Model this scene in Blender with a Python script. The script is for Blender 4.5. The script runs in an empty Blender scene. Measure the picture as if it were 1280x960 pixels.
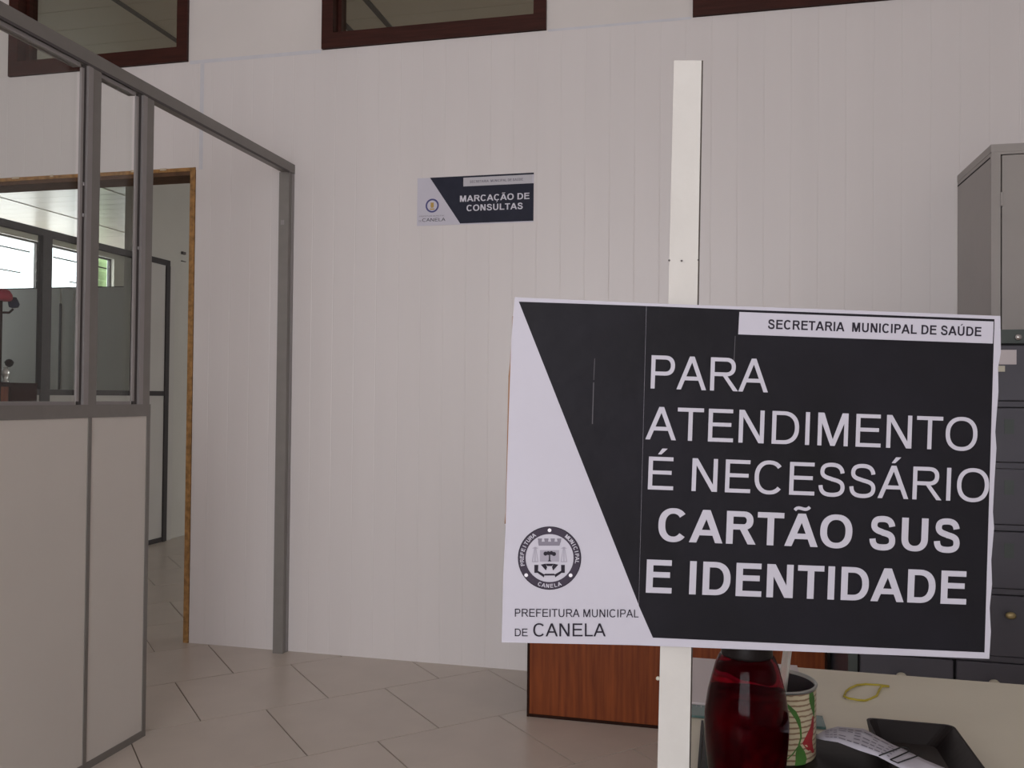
import bpy, bmesh, math, random
from mathutils import Vector, Matrix
random.seed(4)
C = bpy.context.scene.collection
SC = bpy.context.scene

# ---------------------------------------------------------------- camera
FPX = 1087.3
CAM = Vector((1.7981, -3.441, 1.10))
CR = Vector((0.97382501, 0.22708693, 0.00981675))
CU = Vector((-0.0061015, -0.01705666, 0.99983591))
CF = Vector((-0.22721711, 0.97372511, 0.01522463))
cd = bpy.data.cameras.new('camera'); cam = bpy.data.objects.new('camera', cd); C.objects.link(cam)
cd.sensor_width = 36; cd.lens = FPX / 1280 * 36; cd.clip_start = 0.02; cd.clip_end = 100
M = Matrix.Identity(4)
for i in range(3):
    M[i][0] = CR[i]; M[i][1] = CU[i]; M[i][2] = -CF[i]; M[i][3] = CAM[i]
cam.matrix_world = M
SC.camera = cam

# ---------------------------------------------------------------- world, lights, exposure
w = bpy.data.worlds.new('world'); SC.world = w; w.use_nodes = True
bg = w.node_tree.nodes['Background']
bg.inputs[0].default_value = (0.86, 0.93, 1.0, 1); bg.inputs[1].default_value = 3.0
SC.view_settings.view_transform = 'Standard'; SC.view_settings.look = 'None'
SC.view_settings.gamma = 1; SC.view_settings.use_curve_mapping = False
SC.view_settings.exposure = 0.0

def area(name, loc, direction, sx, sy, power, col):
    l = bpy.data.lights.new(name, 'AREA'); l.shape = 'RECTANGLE'; l.size = sx; l.size_y = sy
    l.energy = power; l.color = col
    o = bpy.data.objects.new(name, l); C.objects.link(o); o.location = loc
    o.rotation_euler = Vector(direction).to_track_quat('-Z', 'Z').to_euler()
    return o
area('daylight_rear_window', (1.0, -6.42, 1.55), (0, 1, -0.02), 3.0, 1.9, 86, (1.0, 0.945, 0.965))
area('daylight_louvre_windows', (-6.75, 5.6, 2.0), (1, 0, 0), 6.4, 2.1, 100, (1.0, 0.94, 0.83))
area('added_side_fill', (4.14, 4.6, 1.8), (-1, 0, 0), 2.9, 1.5, 54, (1.0, 0.95, 0.86))  # added fill lamp to brighten the inner wall in the back room

# ---------------------------------------------------------------- materials
def mat(name, col, rough=0.5, metal=0.0, var=0.0, scale=8.0, bump=0.0, bscale=60.0, stretch=(1, 1, 1), col2=None,
        spec=0.5, trans=0.0, ior=1.45, coat=0.0, thr=None):
    m = bpy.data.materials.new(name); m.use_nodes = True
    nt = m.node_tree; N = nt.nodes; L = nt.links; b = N['Principled BSDF']
    b.inputs['Base Color'].default_value = (*col, 1); b.inputs['Roughness'].default_value = rough
    b.inputs['Metallic'].default_value = metal; b.inputs['Specular IOR Level'].default_value = spec
    b.inputs['Transmission Weight'].default_value = trans; b.inputs['IOR'].default_value = ior
    b.inputs['Coat Weight'].default_value = coat
    tc = N.new('ShaderNodeTexCoord'); mp = N.new('ShaderNodeMapping'); mp.inputs['Scale'].default_value = stretch
    L.new(tc.outputs['Object'], mp.inputs['Vector'])
    if var > 0 or col2:
        n = N.new('ShaderNodeTexNoise'); n.inputs['Scale'].default_value = scale; n.inputs['Detail'].default_value = 5
        L.new(mp.outputs[0], n.inputs['Vector'])
        r = N.new('ShaderNodeValToRGB')
        c2 = col2 if col2 else tuple(c * (1 - var) for c in col)
        r.color_ramp.elements[0].color = (*c2, 1); r.color_ramp.elements[1].color = (*col, 1)
        lo, hi = thr if thr else (0.35, 0.65)
        r.color_ramp.elements[0].position = lo; r.color_ramp.elements[1].position = hi
        L.new(n.outputs['Fac'], r.inputs[0]); L.new(r.outputs[0], b.inputs['Base Color'])
    if bump > 0:
        n2 = N.new('ShaderNodeTexNoise'); n2.inputs['Scale'].default_value = bscale; n2.inputs['Detail'].default_value = 3
        L.new(mp.outputs[0], n2.inputs['Vector'])
        bp = N.new('ShaderNodeBump'); bp.inputs['Strength'].default_value = bump; bp.inputs['Distance'].default_value = 0.01
        L.new(n2.outputs['Fac'], bp.inputs['Height']); L.new(bp.outputs[0], b.inputs['Normal'])
    return m

def clear_glass(name, tint=(0.97, 0.98, 0.97), gl=0.06, rough=0.02):
    m = bpy.data.materials.new(name); m.use_nodes = True
    nt = m.node_tree; N = nt.nodes; L = nt.links
    for n in list(N): N.remove(n)
    o = N.new('ShaderNodeOutputMaterial'); t = N.new('ShaderNodeBsdfTransparent'); t.inputs[0].default_value = (*tint, 1)
    g = N.new('ShaderNodeBsdfGlossy'); g.inputs['Roughness'].default_value = rough
    lw = N.new('ShaderNodeLayerWeight'); lw.inputs['Blend'].default_value = 0.5
    pw = N.new('ShaderNodeMath'); pw.operation = 'POWER'; pw.inputs[1].default_value = 5; L.new(lw.outputs['Facing'], pw.inputs[0])
    fr = N.new('ShaderNodeMath'); fr.operation = 'MULTIPLY_ADD'; fr.inputs[1].default_value = 0.6; fr.inputs[2].default_value = 0.035
    L.new(pw.outputs[0], fr.inputs[0])
    mx = N.new('ShaderNodeMixShader'); L.new(fr.outputs[0], mx.inputs[0]); L.new(t.outputs[0], mx.inputs[1]); L.new(g.outputs[0], mx.inputs[2])
    L.new(mx.outputs[0], o.inputs[0])
    return m

PVC = mat('white_pvc', (0.735, 0.695, 0.685), 0.38, var=0.025, scale=1.5, bump=0.02, bscale=40, stretch=(6, 6, 0.4))
PLASTER = mat('plaster', (0.72, 0.68, 0.655), 0.8, var=0.04, scale=3, bump=0.05, bscale=30)
CAULK = mat('caulk', (0.66, 0.655, 0.69), 0.6, var=0.06, scale=20)
GROUT = mat('grout', (0.22, 0.18, 0.15), 0.9, var=0.2, scale=20)
TILE = mat('ceramic_tile', (0.57, 0.50, 0.435), 0.30, var=0.07, scale=5, bump=0.02, bscale=15)
ALU = mat('grey_aluminium', (0.245, 0.23, 0.215), 0.42, metal=0.25, var=0.06, scale=20)
ALU_L = mat('pale_aluminium', (0.33, 0.31, 0.305), 0.4, metal=0.3, var=0.05, scale=20)
GASKET = mat('dark_gasket', (0.09, 0.08, 0.08), 0.6)
PANEL = mat('partition_laminate', (0.72, 0.68, 0.63), 0.42, var=0.03, scale=4)
DARKALU = mat('dark_aluminium', (0.045, 0.039, 0.041), 0.5, metal=0.1, var=0.1, scale=12)
BROWN = mat('brown_window_wood', (0.052, 0.014, 0.009), 0.5, spec=0.25, var=0.35, scale=6, stretch=(1, 1, 12), bump=0.05)
OSB = mat('raw_timber', (0.43, 0.23, 0.08), 0.8, var=0.45, scale=40, bump=0.3, bscale=90)
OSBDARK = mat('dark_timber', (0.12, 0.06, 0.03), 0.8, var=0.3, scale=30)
FOAM = mat('pale_filler', (0.62, 0.52, 0.38), 0.9, var=0.2, scale=50)
GLASS = clear_glass('window_glass')
SMOKED = clear_glass('dusty_glass', (0.84, 0.83, 0.79))
FROST = mat('pale_partition_board', (0.50, 0.475, 0.45), 0.45, var=0.05, scale=3)
GREYMETAL = mat('grey_painted_steel', (0.36, 0.335, 0.315), 0.42, var=0.06, scale=5, bump=0.04, bscale=25)
FILEMETAL = mat('dark_green_grey_steel', (0.082, 0.080, 0.098), 0.40, var=0.12, scale=5, bump=0.05, bscale=25)
FILEBAND = mat('file_frame_green', (0.07, 0.085, 0.08), 0.4, var=0.15, scale=10)
BLACKGAP = mat('black_recess', (0.01, 0.01, 0.01), 0.8)
BRASS = mat('worn_brass', (0.45, 0.36, 0.18), 0.4, metal=0.6, var=0.2, scale=60)
CREAM = mat('cream_plastic', (0.55, 0.52, 0.42), 0.5, var=0.1, scale=60)
CHROME = mat('chrome', (0.75, 0.75, 0.76), 0.15, metal=1.0)
MAHOG = mat('mahogany_veneer', (0.25, 0.060, 0.014), 0.45, spec=0.25, col2=(0.125, 0.026, 0.007), scale=5, stretch=(14, 14, 0.8), thr=(0.3, 0.7), bump=0.03)
MAHOGD = mat('dark_edge_wood', (0.03, 0.012, 0.008), 0.75, spec=0.1, var=0.2, scale=20)
DESKTOP = mat('cream_desktop', (0.61, 0.57, 0.465), 0.45, var=0.04, scale=8, bump=0.02, bscale=80)
PAPER = mat('white_paper', (0.50, 0.485, 0.55), 0.6, var=0.03, scale=12, bump=0.08, bscale=22)
PINKPAPER = mat('pinkish_paper', (0.55, 0.50, 0.51), 0.7, var=0.04, scale=10)
TONER = mat('black_toner', (0.0105, 0.0100, 0.0120), 0.5, col2=(0.015, 0.014, 0.019), scale=9, thr=(0.3, 0.7), bump=0.10, bscale=40, spec=0.14)
NAVY = mat('navy_print', (0.024, 0.026, 0.044), 0.55, spec=0.2, var=0.12, scale=30)
INK = mat('grey_black_ink', (0.022, 0.018, 0.028), 0.6, spec=0.2)
FOLD = mat('worn_toner_fold', (0.085, 0.08, 0.09), 0.6)
INKGREY = mat('mid_grey_ink', (0.20, 0.185, 0.23), 0.7)
INKLIGHT = mat('light_grey_ink', (0.33, 0.31, 0.37), 0.7)
BLUEINK = mat('blue_ink', (0.07, 0.07, 0.22), 0.6)
YELINK = mat('yellow_ink', (0.50, 0.32, 0.08), 0.6)
CARD = mat('brown_card', (0.32, 0.17, 0.09), 0.9, var=0.2, scale=60)
STICK = mat('white_painted_batten', (0.62, 0.60, 0.565), 0.55, var=0.06, scale=14, stretch=(1, 1, 0.3), bump=0.08, bscale=60)
STICKSIDE = mat('shaded_batten_edge', (0.22, 0.20, 0.18), 0.8, var=0.3, scale=30)  # darker colour paints in the shade on the batten's right side
BLACKPL = mat('black_plastic', (0.011, 0.008, 0.008), 0.42, var=0.2, scale=20, bump=0.03, spec=0.2)
REDGL = mat('red_bottle', (0.58, 0.003, 0.035), 0.07, trans=0.985, ior=1.16, spec=0.35)
DARKRED = mat('dark_red_content', (0.085, 0.002, 0.016), 0.5, spec=0.0, col2=(0.010, 0.001, 0.003), scale=30, thr=(0.45, 0.78))
TEAL = mat('green_acrylic', (0.10, 0.19, 0.175), 0.2, var=0.15, scale=25, trans=0.25)
YELLOW = mat('yellow_rubber', (0.42, 0.34, 0.03), 0.5, var=0.1, scale=40)
STRAW = mat('pale_plastic_stick', (0.50, 0.53, 0.47), 0.35, trans=0.3)
CANM = mat('can_metal', (0.35, 0.36, 0.34), 0.35, metal=0.8)
CANIN = mat('can_inside', (0.035, 0.032, 0.035), 0.5)
LEAF = mat('leaf_green_print', (0.06, 0.17, 0.03), 0.6, var=0.35, scale=80)
REDPR = mat('red_print', (0.32, 0.025, 0.03), 0.6, var=0.3, scale=70)
REDCL = mat('red_cloth', (0.30, 0.03, 0.05), 0.9, var=0.2, scale=30)
NAVYCL = mat('navy_cloth', (0.02, 0.025, 0.05), 0.9, var=0.2, scale=30)
SILVER = mat('silver', (0.8, 0.8, 0.8), 0.25, metal=0.7)
GREENP = mat('green_paint', (0.68, 0.92, 0.48), 0.7, var=0.1)
BACKCEIL = mat('glossy_white_pvc', (0.56, 0.51, 0.44), 0.34, spec=0.3, var=0.04, scale=3, bump=0.03, bscale=6)
BACKWALL = mat('back_room_paint', (0.52, 0.50, 0.46), 0.7, var=0.05, scale=3)

def canprint():
    m = bpy.data.materials.new('striped_can_print'); m.use_nodes = True
    nt = m.node_tree; N = nt.nodes; L = nt.links; b = N['Principled BSDF']; b.inputs['Roughness'].default_value = 0.45
    tc = N.new('ShaderNodeTexCoord'); wv = N.new('ShaderNodeTexWave'); wv.wave_type = 'BANDS'; wv.bands_direction = 'Z'
    wv.inputs['Scale'].default_value = 62; wv.inputs['Distortion'].default_value = 1.2; wv.inputs['Detail'].default_value = 2
    wv.inputs['Detail Scale'].default_value = 3
    L.new(tc.outputs['Object'], wv.inputs['Vector'])
    r = N.new('ShaderNodeValToRGB'); e = r.color_ramp.elements
    e[0].position = 0.02; e[0].color = (0.20, 0.12, 0.07, 1); e[1].position = 0.42; e[1].color = (0.50, 0.43, 0.29, 1)
    L.new(wv.outputs['Fac'], r.inputs[0]); L.new(r.outputs[0], b.inputs['Base Color'])
    return m
CANPR = canprint()

# ---------------------------------------------------------------- mesh helpers
def new_obj(name, bm, m, parent=None, smooth=False):
    me = bpy.data.meshes.new(name); bm.normal_update(); bm.to_mesh(me); bm.free()
    for k in (m if isinstance(m, (list, tuple)) else [m]): me.materials.append(k)
    if smooth:
        for p in me.polygons: p.use_smooth = True
    o = bpy.data.objects.new(name, me); C.objects.link(o)
    if parent is not None: o.parent = parent
    return o
def B(bm, x0, y0, z0, x1, y1, z1, mi=0):
    v = [bm.verts.new(p) for p in ((x0,y0,z0),(x1,y0,z0),(x1,y1,z0),(x0,y1,z0),(x0,y0,z1),(x1,y0,z1),(x1,y1,z1),(x0,y1,z1))]
    for f in ((0,3,2,1),(4,5,6,7),(0,1,5,4),(1,2,6,5),(2,3,7,6),(3,0,4,7)):
        bm.faces.new([v[i] for i in f]).material_index = mi
def box(name, a, b, m, parent=None, bevel=0.0):

    bm = bmesh.new(); B(bm, *a, *b)
    if bevel: bmesh.ops.bevel(bm, geom=bm.edges[:], offset=bevel, segments=2, affect='EDGES', profile=0.7)
    return new_obj(name, bm, m, parent)
def boxes(name, L, m, parent=None):
    bm = bmesh.new()
    for q in L: B(bm, *q)
    return new_obj(name, bm, m, parent)
def empty(name, label, cat, loc=(0, 0, 0), group=None):
    o = bpy.data.objects.new(name, None); C.objects.link(o); o.location = loc; o.empty_display_size = 0.1
    return tag(o, label, cat, group)
def tag(o, label, cat, group=None):
    o['label'] = label; o['category'] = cat
    if group: o['group'] = group
    return o
def struct(o): o['kind'] = 'structure'; return o
def lathe(bm, prof, n=40, cx=0, cy=0, cap=True):
    rings = []
    for r, z in prof:
        rings.append([bm.verts.new((cx + r*math.cos(2*math.pi*i/n), cy + r*math.sin(2*math.pi*i/n), z)) for i in range(n)])
    for a, b in zip(rings, rings[1:]):
        for i in range(n): bm.faces.new((a[i], a[(i+1) % n], b[(i+1) % n], b[i]))
    if cap: bm.faces.new(rings[0][::-1]); bm.faces.new(rings[-1])
def tube(bm, pts, r, n=8, closed=False):
    pts = [Vector(p) for p in pts]; rings = []; up = Vector((0, 0, 1)); N = len(pts)
    for i, p in enumerate(pts):
        if closed: d = pts[(i+1) % N] - pts[i-1]
        else: d = pts[min(i+1, N-1)] - pts[max(i-1, 0)]
        d.normalize(); s = d.cross(up)
        if s.length < 1e-3: s = d.cross(Vector((0, 1, 0)))
        s.normalize(); t = s.cross(d)
        rings.append([bm.verts.new(p + r*(math.cos(2*math.pi*k/n)*s + math.sin(2*math.pi*k/n)*t)) for k in range(n)])
    rr = list(zip(rings, rings[1:])) + ([(rings[-1], rings[0])] if closed else [])
    for a, b in rr:
        for k in range(n): bm.faces.new((a[k], a[(k+1) % n], b[(k+1) % n], b[k]))
    if not closed: bm.faces.new(rings[0][::-1]); bm.faces.new(rings[-1])

# ---------------------------------------------------------------- lettering (own outline alphabet, grotesque capitals)
H0 = 0.716
ADV = {False: dict(A=.667,C=.722,D=.722,E=.667,F=.611,I=.278,L=.556,M=.833,N=.722,O=.778,P=.667,R=.722,S=.667,T=.611,U=.722),
       True: dict(A=.722,C=.722,D=.722,E=.667,F=.611,I=.278,L=.611,M=.833,N=.722,O=.778,P=.667,R=.722,S=.667,T=.611,U=.722)}
def ring(cx, cy, rx, ry, sv, sh, a0, a1, n=28):
    """polygons of an elliptical band between angles (degrees)"""
    out = []
    def pt(a, k):
        c, s = math.cos(math.radians(a)), math.sin(math.radians(a)); e = 0.88
        c2 = math.copysign(abs(c)**e, c); s2 = math.copysign(abs(s)**e, s)
        return (cx + (rx - k*sv)*c2, cy + (ry - k*sh)*s2)
    for i in range(n):
        a, b = a0 + (a1-a0)*i/n, a0 + (a1-a0)*(i+1)/n
        out.append([pt(a, 0), pt(b, 0), pt(b, 1), pt(a, 1)])
    return out
def strokeline(pts, t0):
    out = []; n = len(pts); L = []; Rr = []
    for i, (x, y) in enumerate(pts):
        a = pts[max(i-1, 0)]; b = pts[min(i+1, n-1)]; dx, dy = b[0]-a[0], b[1]-a[1]; l = math.hypot(dx, dy)
        t = t0[i] if isinstance(t0, list) else t0
        L.append((x - dy/l*t/2, y + dx/l*t/2)); Rr.append((x + dy/l*t/2, y - dx/l*t/2))
    for i in range(n-1): out.append([L[i], L[i+1], Rr[i+1], Rr[i]])
    return out
def bez(p, n=10):
    o = []
    for i in range(n+1):
        t = i/n; u = 1-t
        o.append((u**3*p[0][0]+3*u*u*t*p[1][0]+3*u*t*t*p[2][0]+t**3*p[3][0], u**3*p[0][1]+3*u*u*t*p[1][1]+3*u*t*t*p[2][1]+t**3*p[3][1]))
    return o
def glyph(ch, bold):
    acc = None; base = ch
    for k, (b_, a_) in {'Á': ('A', 'acute'), 'É': ('E', 'acute'), 'Ú': ('U', 'acute'), 'Ã': ('A', 'tilde'), 'Ç': ('C', 'cedil')}.items():
        if ch == k: base, acc = b_, a_
    W = ADV[bold][base]; H = H0; v = .145 if bold else .092; h = .12 if bold else .084; l = .075 if bold else .085
    P = []; r = lambda x0, y0, x1, y1: P.append([(x0, y0), (x1, y0), (x1, y1), (x0, y1)])
    if base == 'A':
        k = v*1.09; c = W/2
        P += [[(0, 0), (k, 0), (c+k*.5, H), (c-k*.52, H)], [(W-k, 0), (W, 0), (c+k*.52, H), (c-k*.5, H)]]
        r(.17, .20 if not bold else .16, W-.17, (.20 if not bold else .16)+h)
    elif base in 'EF':
        r(l, 0, l+v, H); r(l, H-h, W-(.05 if base == 'E' else .04), H)
        m = .335 if base == 'E' else .32
        r(l, m, W-(.08 if base == 'E' else .1), m+h)
        if base == 'E': r(l, 0, W-.035, h)
    elif base == 'I': r(W/2-v/2, 0, W/2+v/2, H)
    elif base == 'L': r(l, 0, l+v, H); r(l, 0, W-.03, h)
    elif base == 'T': r(W/2-v/2, 0, W/2+v/2, H); r(.02, H-h, W-.02, H)
    elif base == 'N':
        r(l, 0, l+v, H); r(W-l-v, 0, W-l, H); k = v*1.25
        P.append([(l, H), (l+k, H), (W-l, 0), (W-l-k, 0)])
    elif base == 'M':
        v2 = v*.97; r(l, 0, l+v2, H); r(W-l-v2, 0, W-l, H); c = W/2; k = v*.62
        P += [[(l, H), (l+v*1.45, H), (c+k*.85, 0), (c-k*.85, 0)], [(W-l-v*1.45, H), (W-l, H), (c+k*.85, 0), (c-k*.85, 0)]]
    elif base == 'D':
        xm = W*.46; r(l, 0, l+v, H); r(l, H-h, xm, H); r(l, 0, xm, h); P.extend(ring(xm, H/2, W-.045-xm, H/2, v, h, -90, 90))
    elif base in 'PR':
        bh = H*.56 if base == 'R' else H*.60; yc = H-bh/2; xm = W*.60; xr = W-.05-(0.02 if base == 'R' else 0)
        r(l, 0, l+v, H); r(l, H-h, xm, H); r(l, H-bh, xm, H-bh+h); P.extend(ring(xm, yc, xr-xm, bh/2, v, h, -90, 90, 18))
        if base == 'R':
            P.append([(W*.46, H-bh+h*.6), (W*.46+v*1.1, H-bh+h*.6), (W-.005, 0), (W-.005-v*1.2, 0)])
    elif base == 'O': P.extend(ring(W/2, H/2, W/2-.042, H/2+.012, v*1.02, h, 0, 360, 48))
    elif base == 'C': P.extend(ring(W/2+.01, H/2, W/2-.04, H/2+.012, v*1.02, h, 40, 320, 40))
    elif base == 'U':
        yc = .27; r(l, yc, l+v, H); r(W-l-v, yc, W-l, H); P.extend(ring(W/2, yc, W/2-l, yc+.012, v, h, 180, 360, 24))
    elif base == 'S':
        hh = h/2; x0 = .055+v/2; x1 = W-.05-v/2; t = H+.012-hh; bt = -.012+hh
        pts = bez([(x1-.01, H*.705), (x1-.03, t-.02), (W/2+.08, t), (W/2-.005, t)], 10)
        pts += bez([(W/2-.005, t), (W/2-.13, t), (x0+.02, t-.035), (x0+.02, H*.735)], 9)[1:]
        pts += bez([(x0+.02, H*.735), (x0+.02, H*.56), (x0+.19, H*.555), (W/2+.01, H*.515)], 9)[1:]
        pts += bez([(W/2+.01, H*.515), (W/2+.15, H*.475), (x1, H*.43), (x1, H*.27)], 9)[1:]
        pts += bez([(x1, H*.27), (x1, bt+.05), (W/2+.15, bt), (W/2+.01, bt)], 9)[1:]
        pts += bez([(W/2+.01, bt), (W/2-.14, bt), (x0, bt+.04), (x0-.008, H*.325)], 10)[1:]
        P.extend(strokeline(pts, (v+h)/2))
    if acc == 'acute':
        c = W/2; P.append([(c-.055, H+.055), (c+.02, H+.055), (c+.15, H+.185), (c+.035, H+.185)])
    if acc == 'tilde':
        c = W/2; P.extend(strokeline(bez([(c-.16, H+.07), (c-.08, H+.21), (c+.06, H+.01), (c+.16, H+.15)], 10), .07 if bold else .06))
    if acc == 'cedil':
        c = W/2+.01; P.extend(strokeline(bez([(c, .0), (c+.02, -.06), (c+.14, -.14), (c-.06, -.19)], 8), .055))
    return P, W
def text_polys(s, bold, space=.278):
    x = 0; out = []
    for ch in s:
        if ch == ' ': x += space; continue
        P, W = glyph(ch, bold); out += [[(px+x, py) for px, py in q] for q in P]; x += W
    xs = [p[0] for q in out for p in q]; return out, min(xs), max(xs)
def fit_text(s, bold, p0, p1, cap, space=.278):
    """place a line so its ink spans p0..p1 (2D points on the baseline) with cap height cap"""
    out, a, b = text_polys(s, bold, space); dx, dy = p1[0]-p0[0], p1[1]-p0[1]; L = math.hypot(dx, dy); sx = L/(b-a); sy = cap/H0
    ux, uy = dx/L, dy/L
    return [[(p0[0]+(x-a)*sx*ux-y*sy*uy, p0[1]+(x-a)*sx*uy+y*sy*ux) for x, y in q] for q in out]
def arc_text(s, cx, cy, r, cap, mid, span, inward=False):
    """letters around a circle; mid angle and span in degrees; inward = feet towards outside (bottom text)"""
    n = len(s); out = []
    for i, ch in enumerate(s):
        P, W = glyph(ch, True); sc = cap/H0; f = (i+.5)/n-.5
        a = math.radians(mid + span*f if inward else mid - span*f)
        rr = r if not inward else r+cap
        bx, by = cx+rr*math.cos(a), cy+rr*math.sin(a)
        tx, ty = (-math.sin(a), math.cos(a)) if inward else (math.sin(a), -math.cos(a))
        nx, ny = (-math.cos(a), -math.sin(a)) if inward else (math.cos(a), math.sin(a))
        out += [[(bx+(x-W/2)*sc*tx+y*sc*nx, by+(x-W/2)*sc*ty+y*sc*ny) for x, y in q] for q in P]
    return out
def disc(cx, cy, r, n=24): return [[(cx+r*math.cos(2*math.pi*i/n), cy+r*math.sin(2*math.pi*i/n)) for i in range(n)]]
def annulus(cx, cy, ro, ri, n=48):
    return [[(cx+R_*math.cos(a), cy+R_*math.sin(a)) for R_, a in ((ro, 2*math.pi*i/n), (ro, 2*math.pi*(i+1)/n), (ri, 2*math.pi*(i+1)/n), (ri, 2*math.pi*i/n))] for i in range(n)]
def decal(name, polys, z, m, parent, label=None):
    """flat print lying in the local XY plane of its parent, facing +Z"""
    bm = bmesh.new()
    for qi, q in enumerate(polys):
        zq = z+(qi % 7)*1.5e-5
        ar = sum(q[i][0]*q[(i+1) % len(q)][1]-q[(i+1) % len(q)][0]*q[i][1] for i in range(len(q)))
        if ar < 0: q = q[::-1]
        bm.faces.new([bm.verts.new((x, y, zq)) for x, y in q])
    o = new_obj(name, bm, m, parent)
    if label: o['label'] = label
    return o
def slab(bm, poly, z0, z1):
    a = [bm.verts.new((x, y, z0)) for x, y in poly]; b = [bm.verts.new((x, y, z1)) for x, y in poly]; n = len(poly)
    bm.faces.new(a[::-1]); bm.faces.new(b)
    for i in range(n): bm.faces.new((a[i], a[(i+1) % n], b[(i+1) % n], b[i]))

# ================================================================ SETTING
DX0, DX1, DZ = -1.75, -0.4617, 2.101            # doorway in the back wall
WZ0, WZ1 = 2.59, 3.09                            # high windows
WIN = [(-1.459, -0.510), (0.1415, 1.124), (1.705, 2.688)]
# floor slab (grout) and single tiles
floor = struct(box('floor', (-6.5, -6.6, -0.12), (4.3, 9.2, -0.0035), GROUT))
ca, sa = math.cos(math.radians(-45.5)), math.sin(math.radians(-45.5))
U = Vector((ca, sa, 0)); V = Vector((-sa, ca, 0)); TP = 0.456; TV = 0.447; g = 0.0022
bm = bmesh.new(); B(bm, -TP/2+g, -TV/2+g, -0.010, TP/2-g, TV/2-g, 0.0)
for f in bm.faces: pass
tile_me = bpy.data.meshes.new('tile'); bm.to_mesh(tile_me); bm.free(); tile_me.materials.append(TILE)
rest = bmesh.new(); cnt = 0
for k in range(-24, 26):
    for n in range(-28, 30):
        u = 0.203+TP*(k+.5); v = (-0.034 if k % 2 == 0 else 0.185)+TV*(n+.5)
        p = U*u+V*v
        inside = -6.2 < p.x < 4.0 and -6.2 < p.y < 4.5
        if not inside: continue
        if p.x < -2.2 and p.y < 0: continue
        vis = -2.3 < p.x < 2.1 and -1.9 < p.y < 3.2 and not (p.x > 0.6 and p.y > 0.5) and (p.y < .35 or p.x < -.1)
        if vis:
            o = bpy.data.objects.new('tile', tile_me); C.objects.link(o); o.parent = floor
            o.location = p; o.rotation_euler = (random.uniform(-.0006, .0006), random.uniform(-.0006, .0006), math.radians(-45.5)); cnt += 1
        else:
            a_ = TP/2-g; b_ = TV/2-g
            vs = [rest.verts.new(p+U*i+V*j) for i, j in ((-a_, -b_), (a_, -b_), (a_, b_), (-a_, b_))]
            rest.faces.new(vs)
ro = new_obj('tiles', rest, TILE, floor); ro['kind'] = 'stuff'

# back wall core with its openings
wb = [(-3.0, .010, 0, DX0, .13, WZ0), (DX0, .010, DZ, DX1, .13, WZ0), (DX1, .010, 0, 4.2, .13, WZ0)]
xs = [-3.0]+[x for p in WIN for x in p]+[4.2]
for i in range(0, len(xs), 2): wb.append((xs[i], .004, WZ0, xs[i+1], .13, WZ1))
wb.append((-3.0, .004, WZ1, 4.2, .13, 3.45))
wall_back = struct(boxes('wall_back', wb, PLASTER))
for k in range(-22, 31):                          # vertical PVC boards
    x0 = .4017+.0983*k; x1 = x0+.0983
    segs = []
    if x1 <= DX0 or x0 >= DX1: segs = [(x0, x1, 0)]
    elif x0 >= DX0 and x1 <= DX1: segs = [(x0, x1, DZ)]
    elif x0 < DX1 < x1: segs = [(x0, DX1, DZ), (DX1, x1, 0)]
    else: segs = [(x0, DX0, 0), (DX0, x1, DZ)]
    for a, b, z in segs:
        bm = bmesh.new(); cw, cdp = .0022, .0007; zt = WZ0-.002
        sec = [(a, .0098), (a, cdp), (a+cw, 0), (b-cw, 0), (b, cdp), (b, .0098)]
        lo = [bm.verts.new((x, y, z)) for x, y in sec]; hi = [bm.verts.new((x, y, zt)) for x, y in sec]
        bm.faces.new(lo[::-1]); bm.faces.new(hi)
        for i in range(6): bm.faces.new((lo[i], lo[(i+1) % 6], hi[(i+1) % 6], hi[i]))
        new_obj('slat', bm, PVC, wall_back)
boxes('caulk_joint', [(-.5, -.0006, WZ0-.014, .135, .003, WZ0+.002), (1.13, -.0006, WZ0-.008, 1.70, .003, WZ0+.002)], CAULK, wall_back)
boxes('caulk_joint', [(-.447, -.0006, DZ, -.428, .003, 2.575)], CAULK, wall_back)
# raw timber lining of the doorway
struct(boxes('trim_1', [(DX1-.026, -.004, 0, DX1-.001, .13, DZ-.0065)], OSB))
struct(boxes('trim_2', [(DX0, -.004, DZ-.006, DX1-.001, .0095, DZ+.010)], OSB))
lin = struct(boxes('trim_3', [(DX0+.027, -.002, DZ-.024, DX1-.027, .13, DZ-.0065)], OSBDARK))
bm = bmesh.new()
for x in (-1.43, -1.22, -.99, -.79, -.64):
    B(bm, x, -.0065, DZ+.003, x+random.uniform(.015, .04), -.0041, DZ+.012)
new_obj('filler', bm, FOAM, lin)
struct(boxes('trim_4', [(DX0+.001, -.004, 0, DX0+.026, .13, DZ-.0065)], OSB))
# high windows, each a frame and a pane
for n, (a, b) in enumerate(WIN, 1):
    fw = .052
    fr = struct(boxes('window_%d' % n, [(a, -.012, WZ0, b, .11, WZ0+.066), (a, -.012, WZ1-.05, b, .11, WZ1),
        (a, -.012, WZ0+.066, a+fw, .11, WZ1-.05), (b-fw, -.012, WZ0+.066, b, .11, WZ1-.05)], BROWN))
    boxes('inner_frame', [(a+fw, .04, WZ0+.066, b-fw, .09, WZ0+.074), (a+fw, .04, WZ0+.075, a+fw+.016, .09, WZ1-.05),
        (b-fw-.010, .04, WZ0+.075, b-fw, .09, WZ1-.05)], BROWN, fr)
    box('pane', (a+fw+.016, .06, WZ0+.074), (b-fw-.010, .066, WZ1-.05), SMOKED, fr)

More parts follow.
